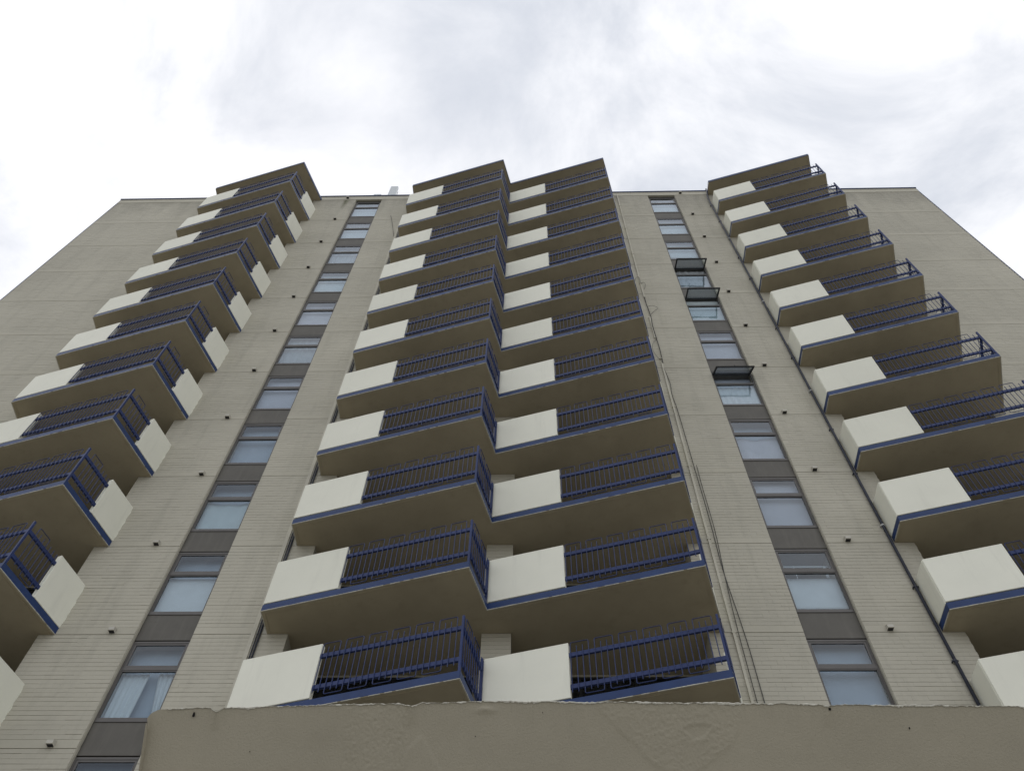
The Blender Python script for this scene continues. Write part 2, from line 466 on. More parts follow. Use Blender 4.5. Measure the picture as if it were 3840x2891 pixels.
# ------------------------------------------------------------------ balconies
C0, C1, C2, C3 = (-5.51, 12.88), (-1.28, 11.75), (-0.97, 12.87), (3.27, 11.74)
L0, LP = (-14.72, 12.87), (-10.45, 11.72)
A0, A1 = (8.16, 12.90), (12.55, 11.72)
BY = 14.70                     # loggia back wall
YW = YF + 0.004                # slabs die into the wall
STACKS = {
    'left': dict(front=[(L0, LP)], ret=[(LP, (-9.86, YW))], start=(-14.72, YW), rec=[(-14.30, -10.20)], side=((-14.72, YW), L0)),
    'tooth_a': dict(front=[(C0, C1)], ret=[(C1, C2)], start=(-5.48, YW), rec=[(-5.05, -1.10)], side=((-5.48, YW), C0)),
    'tooth_b': dict(front=[(C2, C3)], ret=[(C3, (3.80, YW))], start=(-0.80, YW), rec=[(-0.50, 3.47)], side=None),
    'right': dict(front=[(A0, A1)], ret=[(A1, (13.09, YW))], start=(8.15, YW), rec=[(8.60, 12.75)], side=((8.15, YW), A0)),
}
def outer_poly(key, st):
    a, b = st['front'][0]
    p = [st['start'], a, b]
    if key == 'tooth_a': p += [C2, (-0.80, YW)]
    else: p += [st['ret'][0][1]]
    return p
def soffit_poly(key, st):
    r0, r1 = st['rec'][0]
    p = outer_poly(key, st)
    return p + [(r1, YW), (r1, BY), (r0, BY), (r0, YW)]
PITCH, NB = 0.113, 4
RB = 0.0086
def hairpin(top):
    w = 3 * PITCH; c = 0.03; z0, z1 = (0.306, 1.45) if top else (0.235, 1.355)
    if top: pts = [(0, 0, z0), (0, 0, z1 - c), (c * .3, 0, z1 - c * .3), (c, 0, z1), (w - c, 0, z1), (w - c * .3, 0, z1 - c * .3), (w, 0, z1 - c), (w, 0, z0)]
    else: pts = [(0, 0, z1), (0, 0, z0 + c), (c * .3, 0, z0 + c * .3), (c, 0, z0), (w - c, 0, z0), (w - c * .3, 0, z0 + c * .3), (w, 0, z0 + c), (w, 0, z1)]
    return pts
TOP_P, BOT_P = hairpin(True), hairpin(False)
ME_TOP = MB().tube(TOP_P, RB, 6).mesh('baluster_loop', M_RAIL)
ME_BOT = MB().tube(BOT_P, RB, 6).mesh('baluster_loop', M_RAIL)
BAR_P = [(0, 0, 0.30), (0, 0, 1.355)]
ME_BAR = MB().tube(BAR_P, RB, 6).mesh('baluster', M_RAIL)
loop_slots = []                # (projected size, balcony, points, mesh, location, angle)
def seg_frame(a, b):
    d = Vector(b) - Vector(a); L = d.length; d.normalize(); n = Vector((d.y, -d.x)); return d, n, L
def lay_loops(a, b, s0, s1):
    """where the hairpins of one railing run go: (kind, plan point, angle)"""
    d, n, L = seg_frame(a, b)
    ang = math.atan2(d.y, d.x)
    nb = int((s1 - s0) / PITCH) + 1
    out = []; used = set()
    def at(j): p = Vector(a) + d * (s0 + j * PITCH) + n * 0.012; return (p.x, p.y, 0)
    for j in range(0, nb, 4):
        if j + 3 < nb: out.append(('t', at(j), ang)); used |= {j, j + 3}
    for j in range(2, nb, 4):
        if j + 3 < nb: out.append(('b', at(j), ang)); used |= {j, j + 3}
    for j in range(nb):
        if j not in used: out.append(('s', at(j), ang))
    return out
PANEL = 1.62
balcony_parts = {}
for key, st in STACKS.items():
    (a, b) = st['front'][0]; (c, d_) = st['ret'][0]
    df, nf, Lf = seg_frame(a, b); dr, nr, Lr = seg_frame(c, d_)
    P = {}
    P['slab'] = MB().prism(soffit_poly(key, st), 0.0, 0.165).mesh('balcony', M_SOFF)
    ip = outer_poly(key, st)
    P['bounce'] = MB().prism(soffit_poly(key, st), 0.1652, 0.170).mesh('bounce_floor', M_BOUNCE)  # unseen pale layer added to bounce skylight onto the soffit above
    # blue fascia 3 mm proud of the slab edge, its lower lip just below the soffit
    fa = MB()
    fa.obox(a, b, 0.0005, 0.006, 0.012, 0.176)
    fa.obox(c, d_, 0.0005, 0.006, 0.012, 0.176)
    if st['side']: fa.obox(st['side'][0], st['side'][1], 0.0005, 0.006, 0.012, 0.176)
    fa.obox(a, tuple(Vector(a) + df * PANEL), -0.09, -0.012, 0.166, 0.20)
    fas = fa.mesh('fascia', M_BLUE)
    P['fascia'] = fas
    # ragged cream line of older paint along the bottom edge
    de = MB()
    def ragged(p, q, seed):
        d, n, L = seg_frame(p, q); N = max(6, int(L / 0.07))
        for i in range(N):
            r = noise.noise(Vector((i * 0.31, seed, 0.5))) * 0.5 + 0.5 + random.uniform(-.15, .15)
            if r < 0.3: continue
            p0 = Vector(p) + d * (L * i / N); p1 = Vector(p) + d * (L * (i + 1) / N)
            w = 0.003 + 0.010 * r
            de.obox(p0, p1, -0.012, 0.0075, -0.0035, w)
    ragged(a, b, 1.3); ragged(c, d_, 7.7)
    if st['side']: ragged(st['side'][0], st['side'][1], 4.1)
    P['drip_edge'] = de.mesh('drip_edge', M_CHIP)
    # drip bead under the slab, set in from the edge
    dbm = MB()
    e1, e2 = Vector(a) + df * 0.07, Vector(b) - df * 0.07
    dbm.obox(e1, e2, -0.082, -0.070, -0.008, -0.0005)
    f1 = Vector(c) + dr * 0.07; f2 = Vector(d_) - dr * (0.02 if key != 'tooth_a' else -0.05)
    dbm.obox(f1, f2, -0.082, -0.070, -0.008, -0.0005)
    if st['side']:
        g1, g2 = Vector(st['side'][0]), Vector(st['side'][1]); dg_ = (g2 - g1).normalized()
        dbm.obox(g1 + dg_ * .02, g2 - dg_ * 0.07, -0.082, -0.070, -0.008, -0.0005)
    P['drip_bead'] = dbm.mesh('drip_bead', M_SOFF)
    # white panels
    pan = MB().obox(a, tuple(Vector(a) + df * PANEL), -0.10, 0.012, 0.20, 1.462)
    panels = [pan.mesh('panel', M_WHITE)]
    if st['side']:
        s0_, s1_ = Vector(st['side'][0]), Vector(st['side'][1]); ds = (s1_ - s0_).normalized()
        panels.append(MB().obox(s0_ + ds * .0, s1_ - ds * .013, -0.10, 0.011, 0.174, 1.46).mesh('panel', M_WHITE))
    if key != 'tooth_a':
        panels.append(MB().obox(tuple(Vector(c) + dr * 0.97), d_, -0.10, 0.012, 0.178, 1.45).mesh('panel', M_WHITE))
    P['panels'] = panels
    if key == 'left':          # white paint lapped raggedly onto the bricks beside the panel
        lp = MB()
        for i in range(24):
            z0_ = 0.2 + i * 0.052; w_ = 0.004 + 0.03 * max(0, noise.noise(Vector((i * 0.37, 2.2, 0))) + 0.25 + random.uniform(-.2, .2))
            lp.box(-9.853, -9.853 + w_, YF - .0045, YF - .0005, z0_, z0_ + 0.048)
        P['lap'] = lp.mesh('paint_lap', M_WHITE)
    # rails, post, balusters
    rails = []
    ret_end = 0.97 if key != 'tooth_a' else Lr - 0.02
    for z0, z1 in ((0.405, 0.495), (1.135, 1.225)):
        rails.append(MB().obox(Vector(a) + df * PANEL, Vector(b) - df * 0.03, -0.045, 0.0, z0, z1).mesh('rail', M_RAIL))
        rails.append(MB().obox(Vector(c) + dr * 0.03, Vector(c) + dr * ret_end, -0.045, 0.0, z0 + .001, z1 + .001).mesh('rail', M_RAIL))
    P['rails'] = rails
    posts = [MB().obox(Vector(b) - df * 0.045, Vector(b) - df * 0.001, -0.046, 0.004, 0.173, 1.47).mesh('post', M_RAIL)]
    if key == 'tooth_a':
        posts.append(MB().obox(Vector(d_) - dr * 0.07, Vector(d_) - dr * 0.035, -0.046, 0.001, 0.173, 1.44).mesh('post', M_RAIL))
    P['posts'] = posts
    P['loops'] = lay_loops(a, b, 1.656, Lf - 0.06) + lay_loops(c, d_, 0.075 if key != 'left' else 0.19, ret_end - 0.05)
    balcony_parts[key] = P
balconies = []
for key, P in balcony_parts.items():
    for k in range(1, KMAX + 1):
        zz = zk(k)
        o = obj('balcony', P['slab'], bld, (0, 0, zz))
        obj('bounce_floor', P['bounce'], o)
        obj('fascia', P['fascia'], o); obj('drip_edge', P['drip_edge'], o)['kind'] = 'stuff'
        if key == 'left' and k >= 6: obj('paint_lap', P['lap'], o)['kind'] = 'stuff'
        obj('drip_bead', P['drip_bead'], o)
        for me in P['panels']:
            pn = bevel(obj('panel', me, o), 0.012, 2); pn.location = (random.uniform(-.004, .004), random.uniform(-.003, .003), random.uniform(0, .012))
        for me in P['rails']: obj('rail', me, o)
        for me in P['posts']: obj('post', me, o)
        balconies.append((key, k, o))
        for kind, p, ang in P['loops']:
            q = px((p[0], p[1], zz + 0.8)); size = 0
            if q and 0 < q[0] < 3840 and 0 < q[1] < 2600:
                size = 1.0 / (Vector((p[0], p[1], zz + .8)) - EYE).length
            loop_slots.append((size, o, kind, p, ang))
loop_slots.sort(key=lambda s: -s[0])
many = {}
n_own = {'loop': 0, 's': 0}
for size, o, kind, p, ang in loop_slots:
    kk = 's' if kind == 's' else 'loop'
    if size > 0 and n_own[kk] < 296:
        n_own[kk] += 1
        me, nm = {'t': (ME_TOP, 'baluster_loop'), 'b': (ME_BOT, 'baluster_loop'), 's': (ME_BAR, 'baluster')}[kind]
        obj(nm, me, o, p, (0, 0, ang))
    else:
        mb = many.setdefault(o.name, (o, MB()))[1]
        ca, sa = math.cos(ang), math.sin(ang)
        src = {'t': TOP_P, 'b': BOT_P, 's': BAR_P}[kind]
        mb.tube([(p[0] + x * ca, p[1] + x * sa, z) for x, y, z in src], RB, 6)
for o, mb in many.values():
    q = obj('railing_bars', mb.mesh('railing_bars', M_RAIL), o); q['kind'] = 'stuff'

# roof canopies over the top balconies
for key, st in STACKS.items():
    (a, b) = st['front'][0]; (c, d_) = st['ret'][0]
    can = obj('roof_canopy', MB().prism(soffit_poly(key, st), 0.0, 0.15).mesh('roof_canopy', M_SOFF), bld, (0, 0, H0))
    fa = MB().obox(a, b, 0.0005, 0.012, -0.006, 0.17).obox(c, d_, 0.0005, 0.012, -0.006, 0.17)
    if st['side']: fa.obox(st['side'][0], st['side'][1], 0.0005, 0.012, -0.006, 0.17)
    obj('fascia', fa.mesh('fascia', M_BLUE), can)
    obj('drip_bead', balcony_parts[key]['drip_bead'], can)

# loggia back walls with their glazed doors
for x0, x1 in LOGGIAS:
    obj('back_wall', MB().box(x0 + .001, x1 - .001, BY + .004, BY + .15, ZB, H0).mesh('back_wall', M_WALL), bld)
    w = x1 - x0
    fr = MB()
    xa, xb = x0 + 0.25, x1 - 0.25
    n = 3
    for i in range(n + 1):
        x = xa + (xb - xa) * i / n
        fr.box(x - .03, x + .03, BY - .05, BY, SL, FH - 0.10)
    fr.box(xa + .03, xb - .03, BY - .048, BY, FH - .16, FH - .101); fr.box(xa + .03, xb - .03, BY - .048, BY, SL + .001, SL + .08)
    fme = fr.mesh('balcony_door', M_DARKF)
    panes = [MB().box(xa + (xb - xa) * i / n + .03, xa + (xb - xa) * (i + 1) / n - .03, BY - .02, BY - .014, SL + .08, FH - .16).mesh('pane', M_GLASS) for i in range(n)]
    back = MB().box(xa + .03, xb - .03, BY - .008, BY + .002, SL + .08, FH - .16).mesh('dark_room', M_DARK)  # near-black sheet painted as the darkness of the unlit room
    for k in range(1, KMAX + 1):
        o = obj('balcony_door', fme, bld, (0, 0, zk(k)))
        for p in panes: obj('pane', p, o)
        obj('dark_room', back, o)

# drain spouts through the slab bands
wd = 0.054
sp_me = MB().box(-wd, wd, -0.088, 0.02, 0.030, 0.095).mesh('drain_spout', M_BLACK)  # black block painting in the dark opening beneath the hood
hd_ = MB().box(-wd - .008, wd + .008, -0.112, -0.0885, 0.026, 0.105)
hd_.add([(-wd - .008, -.112, .1052), (wd + .008, -.112, .1052), (wd + .008, 0, .165), (-wd - .008, 0, .165), (-wd - .008, 0, 0.0962), (wd + .008, 0, 0.0962), (-wd - .008, -.0884, 0.0962), (wd + .008, -.0884, 0.0962)],
        [(0, 1, 2, 3), (0, 3, 4, 6), (1, 7, 5, 2), (6, 4, 5, 7)])
hd_.box(-wd - .008, -wd - .0005, -.0884, 0, .03, .096).box(wd + .0005, wd + .008, -.0884, 0, .03, .096)
hood_me = hd_.mesh('hood', M_HOOD)
lx = [-8.70, -8.77, -8.72, -8.67, -8.69, -8.66, -8.70, -8.57, -8.76, -8.69, -8.69]
rx = [7.05, 7.10, 7.10, 7.04, 7.08, 7.08, 7.02, 7.11, 7.11, 7.12, 7.10]
for xs in (lx, rx):
    for k, x in enumerate(xs, 1):
        o = obj('drain_spout', sp_me, bld, (x, YF, zk(k) + 0.0)); obj('hood', hood_me, o)
for x in (-8.63, 6.92):
    o = obj('drain_spout', sp_me, bld, (x, YF - .012, H0 + 0.12)); obj('hood', hood_me, o)

# navy downpipe with its brackets beside the right balconies
xp = 8.06
dp = obj('downpipe', MB().tube([(xp + .12, YF + .05, ROOF + .03), (xp + .12, YF - .09, ROOF + .05), (xp + .11, YF - .10, ROOF - .25), (xp + .02, YF - .07, ROOF - 1.0),
                                (xp, YF - .06, ROOF - 1.6), (xp, YF - .06, 0.0)], 0.034, 10).mesh('downpipe', M_PIPE, True), bld)
for i in range(17):
    zz = ROOF - 2.2 - i * 2.05
    bk = MB().tube([(xp, YF - .06, zz - .02), (xp, YF - .06, zz + .02)], 0.039, 10)
    bk.box(xp - .06, xp - .035, YF - .07, YF, zz - .012, zz + .012).box(xp + .035, xp + .06, YF - .07, YF, zz - .012, zz + .012)
    obj('bracket', bk.mesh('bracket', M_STEEL if i % 3 == 2 else M_PIPE), dp)
# beige conduit right of the middle balconies and the render strip with dark pipes left of them
cd = obj('conduit', MB().box(3.955, 4.01, YF - .035, YF - .004, 29.5 + 1.6, 41.0 + 1.6).box(3.955, 4.01, YF - .035, YF - .004, 26.3 + 1.6, 27.9 + 1.6)
         .box(3.955, 4.01, YF - .035, YF - .004, 0, 24.6 + 1.6).mesh('conduit', M_COND), bld)
for i in range(12):
    obj('clip', MB().box(3.935, 4.03, YF - .04, YF - .002, 39.4 + 1.6 - i * 2.9, 39.43 + 1.6 - i * 2.9).mesh('clip', M_COND), cd)
obj('render_strip', MB().box(-5.80, -5.715, YF - .03, YF - .004, 0, H0 - 3.2).mesh('render_strip', M_COND), bld)
for x, r in ((-5.665, .014), (-5.615, .02)):
    obj('pipe', MB().tube([(x, YF - .03, 0), (x, YF - .03, H0 - 3.6), (x + .25, YF - .03, H0 - 2.9)], r, 8).mesh('pipe', M_PIPE, True), bld)

# ------------------------------------------------------------------ cables on the wall
def cable(pts, r, label, mat=M_CABLE):
    P = [Vector((x, YF - d, z + 1.6)) for x, z, d in pts]
    out = []
    for i in range(len(P) - 1):
        p0, p1, p2, p3 = P[max(i - 1, 0)], P[i], P[i + 1], P[min(i + 2, len(P) - 1)]
        for t in range(6):
            u = t / 6
            out.append(0.5 * ((2 * p1) + (p2 - p0) * u + (2 * p0 - 5 * p1 + 4 * p2 - p3) * u * u + (3 * p1 - p0 - 3 * p2 + p3) * u ** 3))
    out.append(P[-1])
    return tag(obj('wall_cable', MB().tube(out, r, 6).mesh('wall_cable', mat, True)), label, 'cable', 'cables on the facade')
cable([(4.0, 24.3, .03), (4.064, 23.4, .03), (4.035, 22.7, .02), (4.073, 21.8, .02), (4.092, 20.1, .02), (4.10, 19.06, .02), (4.12, 17.4, .02), (4.12, 16.6, .02),
       (4.114, 15.1, .02), (4.19, 13.3, .02), (4.205, 11.6, .02), (4.21, 4.0, .02)], 0.008, 'long dark cable sagging beside the beige conduit right of the middle balconies')
cable([(4.165, 19.12, .04), (4.17, 18.9, .02), (4.165, 18.2, .02), (4.175, 16.5, .02), (4.12, 15.1, .02), (4.08, 13.6, .02), (4.072, 11.6, .02), (4.07, 4.0, .02)], 0.007,
      'thinner dark cable starting at a small hook halfway down the beige conduit')
cable([(3.985, 29.6, .02), (3.99, 28.9, .03), (4.027, 27.9, .03), (4.0, 27.2, .045), (4.013, 26.3, .04), (4.03, 25.5, .03), (4.012, 24.6, .03)], 0.013,
      'black cable bare between two lengths of beige conduit')
cable([(4.0, 28.7, .03), (4.1, 28.72, .05), (4.22, 28.68, .06), (4.338, 28.52, .06), (4.20, 28.3, .05), (4.06, 28.1, .03)], 0.006, 'small cable loop sticking out right of the conduit')
cable([(3.79, 30.85, .03), (3.83, 31.1, .04), (3.90, 31.24, .05), (3.98, 31.2, .04), (3.984, 30.7, .05), (4.08, 30.72, .06), (4.13, 30.6, .06), (4.11, 30.37, .05), (4.05, 30.2, .03)], 0.006,
      'twisted loose cable end dangling across the upper conduit')
cable([(4.0, 26.2, .03), (3.86, 25.9, .04), (3.80, 25.5, .04), (3.88, 25.0, .04), (4.01, 24.7, .03)], 0.005, 'cable bight bulging left of the conduit by the middle balconies')
cable([(-6.28, 38.54, .03), (-6.1, 37.6, .06), (-5.94, 36.7, .05), (-5.81, 35.95, .03)], 0.009, 'thin dark cable slanting down the wall high beside the left window strip')

# ------------------------------------------------------------------ panel antennas on the roof edge
def antenna(x, y, z0, z1, w, label, lean):
    e_ = tag(empty('panel_antenna', (x, y, H0 + .36)), label, 'antenna', 'antennas on the roof edge')
    e_.rotation_euler = (0, 0, 0)
    b = obj('radome', MB().prism([(x - w / 2, y - .06), (x + w / 2, y - .06), (x + w / 2 + .02, y - .02), (x + w / 2 + .02, y + .09), (x - w / 2 - .02, y + .09), (x - w / 2 - .02, y - .02)], z0, z1).mesh('radome', M_ANT), e_)
    bevel(b, .015, 2)
    obj('mast', MB().tube([(x + .05, y + .16, H0 + .36), (x + .05, y + .16, z1 - .1)], .03, 8).mesh('mast', M_STEEL, True), e_)
    for zz in (z0 + .3, z1 - .35):
        obj('bracket', MB().box(x - .03, x + .13, y + .09, y + .2, zz, zz + .06).mesh('bracket', M_STEEL), e_)
    obj('cable', MB().tube([(x + w / 2 - .05, y + .11, z0 + .1), (x + w / 2 + .03, y + .14, z0 + .6), (x + w / 2 + .02, y + .14, z1 - .3)], .012, 6).mesh('cable', M_BLACK), e_)
    return e_
antenna(-6.91, 14.06, 41.9 + 1.6, 44.42 + 1.6, 0.34, 'tall white panel antenna standing on the roof edge above the left window strip', 0)
antenna(-7.60, 14.06, 41.7 + 1.6, 43.22 + 1.6, 0.34, 'low white panel antenna just showing over the roof edge', 0)

# ------------------------------------------------------------------ curtains and blinds behind the windows
def cloth_mat(name, c, tl=0.25):
    M = Mat(name, 0.9, 0.05)
    M.color(M.ramp(M.noise(2.0, 4, 0.6), [(0.3, k3(c, 0.93)), (0.7, k3(c, 1.05))])); return M.m
M_CURT = cloth_mat('white_curtain', (0.72, 0.76, 0.79))
M_BLIND_SKY = cloth_mat('blind_and_sky_tone', (0.40, 0.46, 0.54))  # for dim blinds, and for sheets imitating sky reflection
M_PALE = cloth_mat('pale_blind', (0.58, 0.66, 0.68))
M_SHADE = cloth_mat('grey_shade', (0.42, 0.45, 0.47))
M_LILAC = cloth_mat('lilac_sheet', (0.52, 0.52, 0.58))
def sheet(name, x0, x1, z0, z1, y, mat, label, cat, amp=0.0, freq=8, edge=None, nx=40, nz=10, ph=0.0, droop=0.0):
    mb = MB(); v = []; f = []
    for j in range(nz + 1):
        tz = j / nz
        for i in range(nx + 1):
            tx = i / nx
            a, b = x0, x1
            if edge: a, b = edge(tz, x0, x1)
            x = a + (b - a) * tx
            yy = y + amp * (math.sin(tx * freq * 2 * math.pi + ph + 0.6 * math.sin(tz * 2.2)) + 0.4 * math.sin(tx * freq * 4.7 + ph * 2)) * (0.6 + 0.4 * (1 - tz))
            zz = z0 + (z1 - z0) * tz - droop * math.sin(math.pi * tx) * tz
            v.append((x, yy, zz))
    for j in range(nz):
        for i in range(nx):
            p = j * (nx + 1) + i; f.append((p, p + 1, p + nx + 2, p + nx + 1))
    n = len(v)
    o = obj(name, mb.add(v, f).mesh(name, mat, True)); s = o.modifiers.new('thickness', 'SOLIDIFY'); s.thickness = 0.003
    return tag(o, label, cat, 'curtains and blinds behind the windows')
ORD = ['top', 'second', 'third', 'fourth', 'fifth', 'sixth', 'seventh', 'eighth', 'ninth', 'tenth', 'eleventh', 'twelfth']
CY = FY + 0.14
for si, (x0, x1) in enumerate(STRIPS):
    side = 'left' if si == 0 else 'right'
    for w in range(KMAX):
        zz = zk(w); za, zb_ = zz - 2.15, zz - 0.12
        a, b = x0 + .01, x1 - .01
        where = '%s window of the %s window strip' % (ORD[w], side)
        if (si, w) in ((0, 8), (0, 9), (0, 10), (1, 6), (1, 7)):
            sheet('sky_tone_sheet', a, b, za, zb_, CY + .12, M_BLIND_SKY, 'added grey sheet toned like reflected sky, further inside the ' + where, 'curtain', .006, 3.0, ph=w)  # added sheet: its colour imitates sky reflected in the panes
        if si == 0 and w == 10:
            sheet('curtain', a, (a + b) / 2, za, zz - 0.85, CY, M_CURT, 'left half of the parted white curtains, eleventh window of the left strip', 'curtain', .022, 5,
                  edge=lambda t, p, q: (p, p + (q - p) * (0.92 + 0.05 * t)))
            sheet('curtain', (a + b) / 2, b, za, zz - 0.85, CY, M_CURT, 'right half of the parted white curtains, eleventh window of the left strip', 'curtain', .022, 4,
                  edge=lambda t, p, q: (p + (q - p) * (0.66 - 0.40 * t), q), ph=1.0)
        elif si == 1 and w == 6:
            sheet('curtain', a, b, za, zz - 0.86, CY, M_CURT, 'white curtain hanging in folds, seventh window of the right strip', 'curtain', .028, 7)
        elif si == 1 and w == 7:
            sheet('draped_sheet', a, b, za, zz - 0.83, CY, M_LILAC, 'pale sheet hung as a curtain, eighth window of the right strip', 'curtain', .02, 2.3, ph=.7, droop=.10)
        elif si == 0 and w == 8:
            sheet('draped_sheet', a, b, za, zz - 0.84, CY, M_PALE, 'crumpled pale sheet taped inside, ninth window of the left strip', 'curtain', .015, 2.8, ph=2.0, droop=.06)
        elif si == 0 and w == 9:
            sheet('roller_blind', a, b, za, zz - 0.86, CY, M_CURT, 'creased white blind pulled down, tenth window of the left strip', 'blind', .006, 1.3, ph=.4)
        elif si == 1 and w == 9:
            o = sheet('roller_blind', a, b, za + .30, zz - 0.9, CY + .03, M_CURT, 'white blind not quite lowered, tenth window of the right strip', 'blind', .004, 1.0)
            sh = tag(empty('shelf_unit', ((a + b) / 2, CY + .3, zz - 2.5)), 'white shelf frame seen through the tenth window of the right strip', 'shelf')
            for mbx in (MB().box(a + .05, b - .05, CY + .12, CY + .3, zz - .42, zz - .385), MB().box(b - .16, b - .11, CY + .10, CY + .14, zz - .78, zz - .43),
                        MB().box(a + .4, a + .415, CY + .09, CY + .1, zz - 1.2, zz - .4)):
                obj('rail', mbx.mesh('rail', M_CURT), sh)
        elif (si, w) in ((0, 11), (1, 10), (0, 7)):
            sheet('roller_blind', a, b, za, zb_, CY + .08, M_BLIND_SKY, 'dim grey blind lowered behind the ' + where, 'blind', .004, 1.0, ph=w)
        elif si == 0 and w in (4, 6) or si == 1 and w in (5, 8):
            sheet('roller_blind', a, b, za, zb_, CY + .03, M_LILAC, 'plain bluish blind lowered behind the ' + where, 'blind', .003, 1.0, ph=w)
        elif (si, w) in ((0, 3), (1, 2)):
            sheet('roller_blind', a, b, zz - (1.55 if si else 1.75), zb_, CY + .02, M_PALE, 'pale blind left part way up in the ' + where, 'blind', .004, 1.0, ph=w)
        elif (si, w) in ((0, 2), (0, 5), (1, 3)):
            sheet('curtain', a, b, za, zb_, CY + .03, M_SHADE, 'grey curtain drawn behind the ' + where, 'curtain', .02, 5.5, ph=w)
        else:
            sheet('roller_blind', a, b, za, zb_, CY + .02, M_PALE, 'pale blind lowered behind the ' + where, 'blind', .004, 1.0, ph=w)

# ------------------------------------------------------------------ the rendered terrace wall close in front of the camera
S = 1.5                        # its top edge lies S x (x, 1.6, z) from the eye
def top_z(x):
    pts = [(-1.28, 1.355), (-0.1, 1.376), (0.86, 1.367), (1.29, 1.363), (1.58, 1.359), (7, 1.33)]
    for (xa, za), (xb, zb_) in zip(pts, pts[1:]):
        if x <= xb: return 1.6 + S * (za + (zb_ - za) * max(0, (x - xa)) / (xb - xa))
    return 1.6 + S * 1.33
SLOPE = 0.68                   # the face leans out: dy per metre down
wx0, wx1, wd_ = -1.275, 2.1, 0.72
PATCHES = [[(-0.637, -0.05), (-0.416, -0.05), (-0.409, 0.032), (-0.425, 0.059), (-0.418, 0.099), (-0.433, 0.132), (-0.44, 0.3), (-0.62, 0.3), (-0.631, 0.106)],
           [(0.165, -0.05), (0.68, -0.05), (0.655, 0.053), (0.633, 0.093), (0.586, 0.126), (0.549, 0.152), (0.48, 0.175), (0.413, 0.17), (0.355, 0.139), (0.307, 0.093), (0.258, 0.059), (0.216, 0.026)]]
OVAL = [(0.473, 0.066), (0.526, 0.053), (0.568, 0.06), (0.54, 0.086), (0.505, 0.093)]
SWIPE = [(-0.426, 0.119), (-0.376, 0.086), (-0.311, 0.166), (-0.30, 0.25), (-0.44, 0.25)]
def poly_in(poly, x, y):
    """signed distance to a polygon, positive inside"""
    ins = False; best = 9e9; n = len(poly)
    for i in range(n):
        (xa, ya), (xb, yb) = poly[i], poly[(i + 1) % n]
        if (ya > y) != (yb > y) and x < (xb - xa) * (y - ya) / (yb - ya) + xa: ins = not ins
        dx, dy = xb - xa, yb - ya; t = max(0, min(1, ((x - xa) * dx + (y - ya) * dy) / (dx * dx + dy * dy)))
        best = min(best, math.hypot(x - xa - t * dx, y - ya - t * dy))
    return best if ins else -best
fwm = Mat('stucco', 0.88, 0.2)
SB = (0.445, 0.408, 0.322)
fc = fwm.ramp(fwm.noise(2.5, 6, 0.62), [(0.3, k3(SB, 0.93)), (0.7, k3(SB, 1.05))])
fc = fwm.mixc(fwm.ramp(fwm.noise(7, 7, 0.7, dist=0.8), [(0.62, (0, 0, 0)), (0.8, (0.35,) * 3)]), fc, k3(SB, 0.72))
fc = fwm.mixc(fwm.ramp(fwm.noise(140, 2, 0.5), [(0.70, (0, 0, 0)), (0.78, (0.5,) * 3)]), fc, k3(SB, 0.6))
fwm.color(fc); fwm.bump(fwm.noise(150, 5, 0.7), 0.6, 0.004)
fw_m = fwm.m
xs_ = [wx0 + (wx1 - wx0) * i / 1050 for i in range(1051)]
NX = 1050
dzs = [0.0, 0.0015, 0.004] + [0.004 + 0.246 * (j / 84) for j in range(1, 85)] + [0.25 + (wd_ - 0.25) * (j / 10) for j in range(1, 11)]
NZ = len(dzs) - 1
rc = 0.036                      # rounded left corner
edge_x = []
for x in xs_:
    e_ = 0.0025 * noise.noise(Vector((x * 9, 0.3, 0))) + 0.003 * noise.noise(Vector((x * 38, 2.3, 0))) + 0.0025 * noise.noise(Vector((x * 110, 5.3, 0)))
    if 0 <= x - wx0 < rc: e_ -= rc - math.sqrt(max(0, rc * rc - (rc - (x - wx0)) ** 2))
    e_ -= 0.018 * max(0, 1 - abs(x + 1.055) / 0.022) + 0.012 * max(0, 1 - abs(x + 0.415) / 0.035) + 0.008 * max(0, 1 - abs(x - 0.95) / 0.03)
    edge_x.append(e_)
v, f = [], []
for dz in dzs:
    for i, x in enumerate(xs_):
        z = top_z(x) - dz + edge_x[i] * max(0, 1 - dz / 0.06)
        d = 0.003 * noise.noise(Vector((x * 2.2, dz * 3.1, 1))) + 0.0009 * noise.noise(Vector((x * 12, dz * 16, 5)))
        wob = 0.010 * noise.noise(Vector((x * 16, dz * 16, 3))) + 0.005 * noise.noise(Vector((x * 50, dz * 50, 6)))
        rough = 0.0
        if dz < 0.3:
            for pi, pl in enumerate(PATCHES):
                if pl[0][0] - .2 < x < pl[1][0] + .2:
                    sd_ = poly_in(pl, x, dz) + wob
                    k = max(0.0, min(1.0, sd_ / 0.010 + 0.5)); rough = max(rough, k)
                    d += (0.0016 if pi else 0.0013) * k + 0.0007 * math.exp(-(sd_ / 0.006) ** 2) * (1 if pi else .3)
            if 0.4 < x < 0.65:
                so_ = poly_in(OVAL, x, dz) + wob * .6
                k = max(0.0, min(1.0, so_ / 0.008 + 0.5)); rough *= 1 - k; d -= 0.0020 * k - 0.0010 * math.exp(-((so_ + .004) / 0.006) ** 2)
            if -0.5 < x < -0.25:
                ss = poly_in(SWIPE, x, dz) + wob * .5
                k = max(0.0, min(1.0, ss / 0.012 + 0.5)); rough *= 1 - k; d += 0.0025 * k
            if rough > 0:
                d += rough * (0.0008 * noise.noise(Vector((x * 60, dz * 60, 9))) + 0.0018 * noise.noise(Vector((x * 125, dz * 125, 4))))
        d += 0.006 * math.exp(-(((x + .168) / .03) ** 2 + ((dz - .022) / .008) ** 2))
        v.append((x, S * 1.6 + SLOPE * dz - d, z))
row = NX + 1
